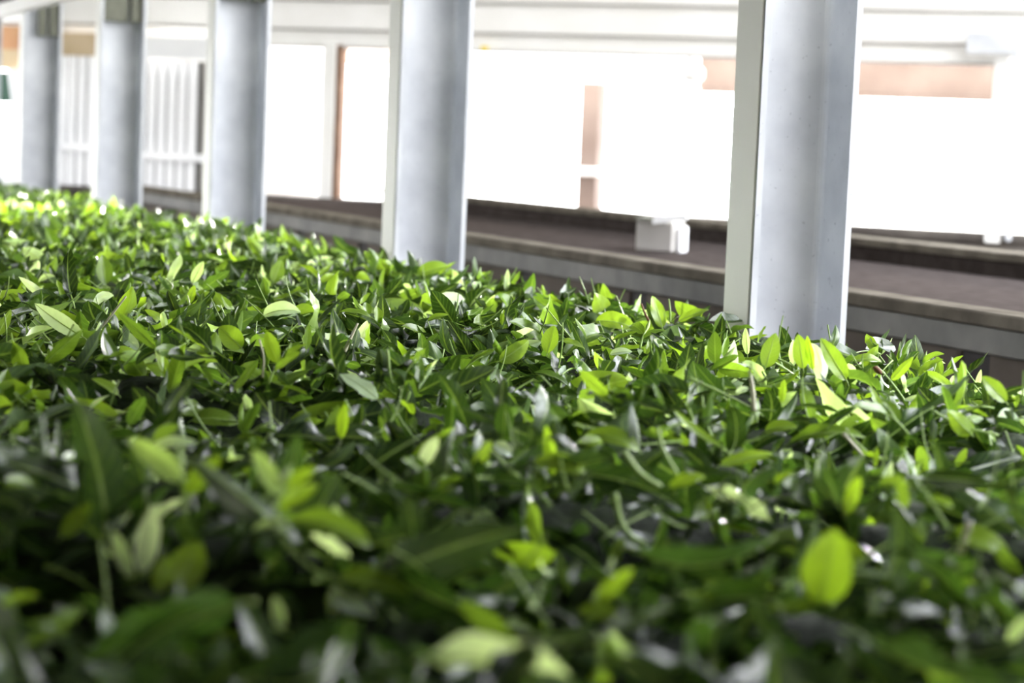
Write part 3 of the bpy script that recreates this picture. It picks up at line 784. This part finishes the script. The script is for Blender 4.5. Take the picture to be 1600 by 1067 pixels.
# ------------------------------------------------------------ single leaves: the ones that show largest
hx = np.array([(h[0] + h[2]) / 2 for h in HERO]); hy = np.array([(h[1] + h[3]) / 2 for h in HERO])
def colour_word(t):
    return 'deep green' if t < .34 else 'dull green' if t < .46 else 'mid green' if t < .58 else 'bright green' if t < .72 else 'yellow green' if t < .90 else 'pale silvery'
SHORT = {}
for i, h in enumerate(HERO):
    SHORT[i] = h[8]
import re
used = {}
def short_of(i):
    s = SHORT[i]
    return re.split(r' (?:in the|in front|standing|lying|near the|at the|right of|left of|below|just|pointing|slanting|behind|beside|leaning|tipping|rising|hanging|sloping|with|above|against|drooping|curling|tucked|cut|under|between|right behind|past|along|of the|on the) ', s)[0]
sh = [short_of(i) for i in range(nh)]
uniq = [i for i in range(nh) if len(sh[i].split()) >= 3 and sh.count(sh[i]) == 1 and 'lobe' not in sh[i]]
print(len(uniq), 'landmarks')
cx = px.mean(1); cy = py.mean(1)
GROUP = 'plucked tea leaves lying on top of the bed'
labels_seen = {}
def auto_label(i):
    t = float(A['tint'][i]); e_ = float(A['T'][i][2]); c_ = float(A['curve'][i]); wd = float(A['W'][i] / A['L'][i])
    pose = 'standing' if e_ > .75 else 'tilted' if e_ > .38 else ('drooping' if c_ < -.5 else 'upcurled' if c_ > .5 else 'flat') if e_ > -.15 else 'tip-down'
    form = 'narrow' if wd < .36 else 'broad' if wd > .45 else ''
    d = np.hypot(hx[uniq] - cx[i], (hy[uniq] - cy[i]) * 1.4)
    for j in np.argsort(d):
        h = uniq[int(j)]
        dx, dy = cx[i] - hx[h], cy[i] - hy[h]
        sd = ('left' if dx < 0 else 'right')
        dd = ('well ' if max(abs(dx), abs(dy)) > 75 else 'close ' if max(abs(dx), abs(dy)) < 32 else '')
        rel = f'{dd}{sd} of' if abs(dx) > abs(dy) * 1.2 else (f'{dd}above' if dy < 0 else f'{dd}below')
        s = ' '.join(f"{form} {colour_word(t)} {pose} leaf {rel} the {sh[h]}".split())
        if s not in labels_seen and len(s.split()) <= 16:
            labels_seen[s] = 1; return s
def add_leaf(i, label, group):
    nv, nu = (22, 9)
    Pm, q, c = make(np.array([i]), nv, nu)
    b0 = A['base'][i]
    me = np_mesh('tea_leaf', Pm[0] - b0, q, c[0], [M_leaf])
    o = bpy.data.objects.new('tea_leaf', me); col.objects.link(o); o.location = b0
    tag(o, label, 'leaf', group)
    # pale midrib with its short stalk
    if vis[i] >= 60 or i < nh:
        R = Pm[0].reshape(nv, nu, 3)[:, nu // 2] - b0
        dirn = R[0] - R[1]; dirn = dirn / np.linalg.norm(dirn)
        Lh = A['L'][i]
        nn = Vector(A['N'][i])
        ptsr = [Vector(R[0] + dirn * Lh * .10 + np.array([0, 0, -Lh * .03])), Vector(R[0] + dirn * Lh * .04)] + [Vector(r) for r in R[::3]]
        mb = MB(); mb.tube(ptsr, Lh * .016, Lh * .004, 6)
        mb.build('midrib', M_rib, parent=o, smooth=True)
    return o
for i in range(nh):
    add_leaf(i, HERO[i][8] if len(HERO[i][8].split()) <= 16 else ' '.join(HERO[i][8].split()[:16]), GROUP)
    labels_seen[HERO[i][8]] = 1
for i in cand:
    add_leaf(i, auto_label(i), GROUP)
print(list(labels_seen)[-12:], None in labels_seen)

# ------------------------------------------------------------ stalks and shoots read off the photograph
STALKS = [
 ([(146,526),(168,500),(197,463)], .0016, .0010, 'p', 'pale straight stalk crossing up to the right near the long pale leaf'),
 ([(538,549),(548,528),(559,505)], .0022, .0010, 'p', 'pinkish pale stalk leaning right, left of the picture centre'),
 ([(45,690),(95,680),(150,672)], .0022, .0018, 'g', 'greenish stalk lying flat in the left foreground'),
 ([(1047,503),(1047,486),(1045,467)], .0016, .0010, 'g', 'thin upright stalk beside the tall broad leaf left of the nearest column'),
 ([(1014,502),(1008,490),(1002,474)], .0018, .0012, 'b', 'reddish short stalk left of the tall broad leaf at the bed edge'),
 ([(1027,668),(1036,702),(1058,742)], .0014, .0014, 'g', 'thin green stalk hanging down right of the large bent leaf'),
 ([(975,706),(1000,740),(1032,762)], .0020, .0022, 'g', 'thick green stalk running down from the large bent leaf'),
 ([(1317,677),(1332,694),(1349,712)], .0018, .0014, 'p', 'pale stalk sloping across the very large arched leaf'),
 ([(1178,642),(1176,610),(1171,578)], .0026, .0012, 'p', 'pinkish white peeled stalk standing right of centre below the nearest column'),
 ([(1515,815),(1508,840),(1500,866)], .0020, .0024, 'p', 'pale yellow stalk under the lime arched leaf at right'),
 ([(960,770),(968,810),(985,838),(1008,852)], .0018, .0022, 'g', 'bent green stalk in the right foreground above the hanging leaf'),
 ([(405,530),(412,560),(410,590)], .0010, .0010, 'p', 'hair thin pale stalk standing left of centre'),
 ([(605,545),(615,600),(650,560)], .0012, .0010, 'g', 'thin forked looking stalk left of the centre'),
 ([(1075,590),(1120,610),(1180,640)], .0012, .0010, 'g', 'thin green stalk lying below the pale yellowish pointed leaf'),
 ([(620,645),(632,632),(640,612)], .0018, .0012, 'g', 'light green stalk pointing up right of the flame shaped leaf'),
 ([(1455,640),(1500,665),(1560,680)], .0010, .0010, 'g', 'long thin dark stalk lying at the right of the bed'),
]
def world_line(pts, lift=.012):
    B = surf_hit(*max(pts, key=lambda p: p[1]), .006)
    zb = -(RC.transposed() @ (B - CAM)).z
    return [at(x, y, zb - .0) for x, y in pts]
def smooth(pts, n=8):
    if len(pts) < 3: return pts
    out = []
    P_ = [pts[0] * 2 - pts[1]] + pts + [pts[-1] * 2 - pts[-2]]
    for i in range(1, len(P_) - 2):
        for k in range(n):
            t = k / n; a, b_, c, d = P_[i - 1], P_[i], P_[i + 1], P_[i + 2]
            out.append(.5 * ((2 * b_) + (c - a) * t + (2 * a - 5 * b_ + 4 * c - d) * t * t + (3 * b_ - a - 3 * c + d) * t ** 3))
    return out + [pts[-1]]
for pts_, r0, r1, k, lb in STALKS:
    wl = smooth(world_line(pts_)); b0 = wl[0].copy()
    mb = MB(); mb.tube([p - b0 for p in wl], r0, r1, 8)
    o = mb.build('tea_stalk', {'p': M_stemp, 'g': M_stem, 'b': M_bark}[k], loc=b0, smooth=True)
    tag(o, lb, 'stalk', 'loose stalks on the bed')

def shoot(base_, az_, el_, size, tint_, label, group='two-leaf tea shoots on the bed', st='g'):
    """stem, two or three leaves and a bud"""
    t = empty('tea_shoot', base_); tag(t, label, 'tea shoot', group)
    T_, N_2 = frame(np.array([az_]), np.array([el_]), np.array([rnd.uniform(-.4, .4)]))
    T_, N_2 = Vector(T_[0]), Vector(N_2[0]); S_ = T_.cross(N_2)
    pts_ = [T_ * (size * .55 * k / 7) + N_2 * (size * .10 * math.sin(k / 7 * 2.2)) for k in range(8)]
    mb = MB(); mb.tube(pts_, .0013, .0009, 8); mb.build('stem', M_stem if st == 'g' else M_stemp, parent=t, smooth=True)
    for k, (node, sd, ll) in enumerate(((3, 1, .62), (5, -1, .74), (7, 1, .50))):
        if k == 2 and rnd.random() < .4: continue
        Td = (T_ * .75 + S_ * (sd * .75) + N_2 * .25).normalized(); Nd = (N_2 - Td * N_2.dot(Td)).normalized()
        Lf = size * ll
        Pm, q, c = leaf_batch(np.array([pts_[node][:]]), np.array([Td[:]]), np.array([Nd[:]]), np.array([Lf]), np.array([Lf * rnd.uniform(.32, .44)]),
                              np.array([rnd.uniform(.2, .6)]), np.array([rnd.uniform(-.9, .2)]), np.array([rnd.uniform(-.3, .3)]),
                              np.array([.012]), np.array([rnd.uniform(0, 6)]), np.array([min(.92, max(.2, tint_ + rnd.uniform(-.08, .08)))]), 16, 7)
        me = np_mesh('leaf', Pm[0], q, c[0], [M_leaf]); o = bpy.data.objects.new('leaf', me); col.objects.link(o); o.parent = t
    # bud: a rolled spear
    e0_ = pts_[-1]; mb = MB()
    prof_ = [(0, .0009), (.15, .0016), (.4, .0021), (.7, .0015), (1, .0002)]
    vs, fs = [], []
    for a, r in prof_:
        for k in range(8):
            an_ = k * math.pi / 4
            vs.append(e0_ + T_ * (a * size * .34) + N_2 * (a * a * size * .05) + (S_ * math.cos(an_) + N_2 * math.sin(an_)) * r)
    for i in range(4):
        for k in range(8): fs.append((i * 8 + k, i * 8 + (k + 1) % 8, i * 8 + 8 + (k + 1) % 8, i * 8 + 8 + k))
    mb.add(vs, fs); mb.build('bud', M_rib, parent=t, smooth=True)
    return t
SHOOTS = [
 (1430,606, 1.0, .75, .055, .74, 'twig like shoot rising right of the nearest column against the dark gap'),
 (1463,612, .7, .8, .050, .70, 'second thin shoot with a curled tip near the right end of the bed edge'),
 (290,812, 1.9, .9, .050, .84, 'yellow green Y shaped shoot in the blurred left foreground'),
 (425,822, 1.3, .9, .040, .88, 'small yellowish shoot above the big bright arched leaf at left'),
 (150,518, 1.2, .7, .040, .60, 'small shoot with a beaded stem beside the long pale leaf at left'),
 (1095,596, .5, .6, .055, .62, 'leafy shoot at the bed edge left of the nearest column\'s foot'),
 (600,520, 2.6, .5, .055, .68, 'spreading shoot in the middle ground below the second column'),
 (720,585, .4, .5, .055, .64, 'spreading shoot near the centre of the bed'),
 (900,628, 2.2, .5, .050, .58, 'dull green shoot right of the dark upright leaf in the centre'),
 (1420,680, 2.9, .5, .055, .66, 'shoot lying in the right middle ground'),
 (420,600, .9, .8, .050, .78, 'bright shoot beside the long thin leaf left of centre'),
 (350,700, .3, .4, .045, .60, 'dull shoot right of the pale arched leaf in the left foreground'),
 (860,790, 2.5, .4, .045, .52, 'dark shoot in the centre foreground'),
 (640,800, .8, .5, .040, .58, 'dim shoot right of the big bright arched leaf'),
 (1000,545, 1.2, .6, .050, .70, 'bright shoot standing behind the pale shining oval leaf'),
 (500,455, 1.8, .6, .060, .76, 'yellowish shoot near the foot of the third column'),
 (1500,640, 2.0, .6, .050, .74, 'bright shoot near the right edge behind the long dark stalk'),
]
for x, y, a_, e_, s_, tn_, lb in SHOOTS:
    B = surf_hit(x, y, .002); shoot(B, a_, e_, s_, tn_, lb)

# a small brown beetle-like withered bud on the leaves by the bed edge
B = surf_hit(1365, 572, .016)
vs, fs = [], []
for i in range(7):
    a = i / 6; r = .0042 * math.sin(math.pi * (a * .92 + .04)) ** .7
    for k in range(8): vs.append((a * .012, r * math.cos(k * math.pi / 4), r * .7 * math.sin(k * math.pi / 4)))
for i in range(6):
    for k in range(8): fs.append((i * 8 + k, i * 8 + (k + 1) % 8, i * 8 + 8 + (k + 1) % 8, i * 8 + 8 + k))
o = mesh('withered_bud', vs, fs, M_bark, loc=B, smooth=True); o.rotation_euler = (0, .7, .4)
tag(o, 'tiny dark brown withered bud on the leaves right of the nearest column', 'bud')
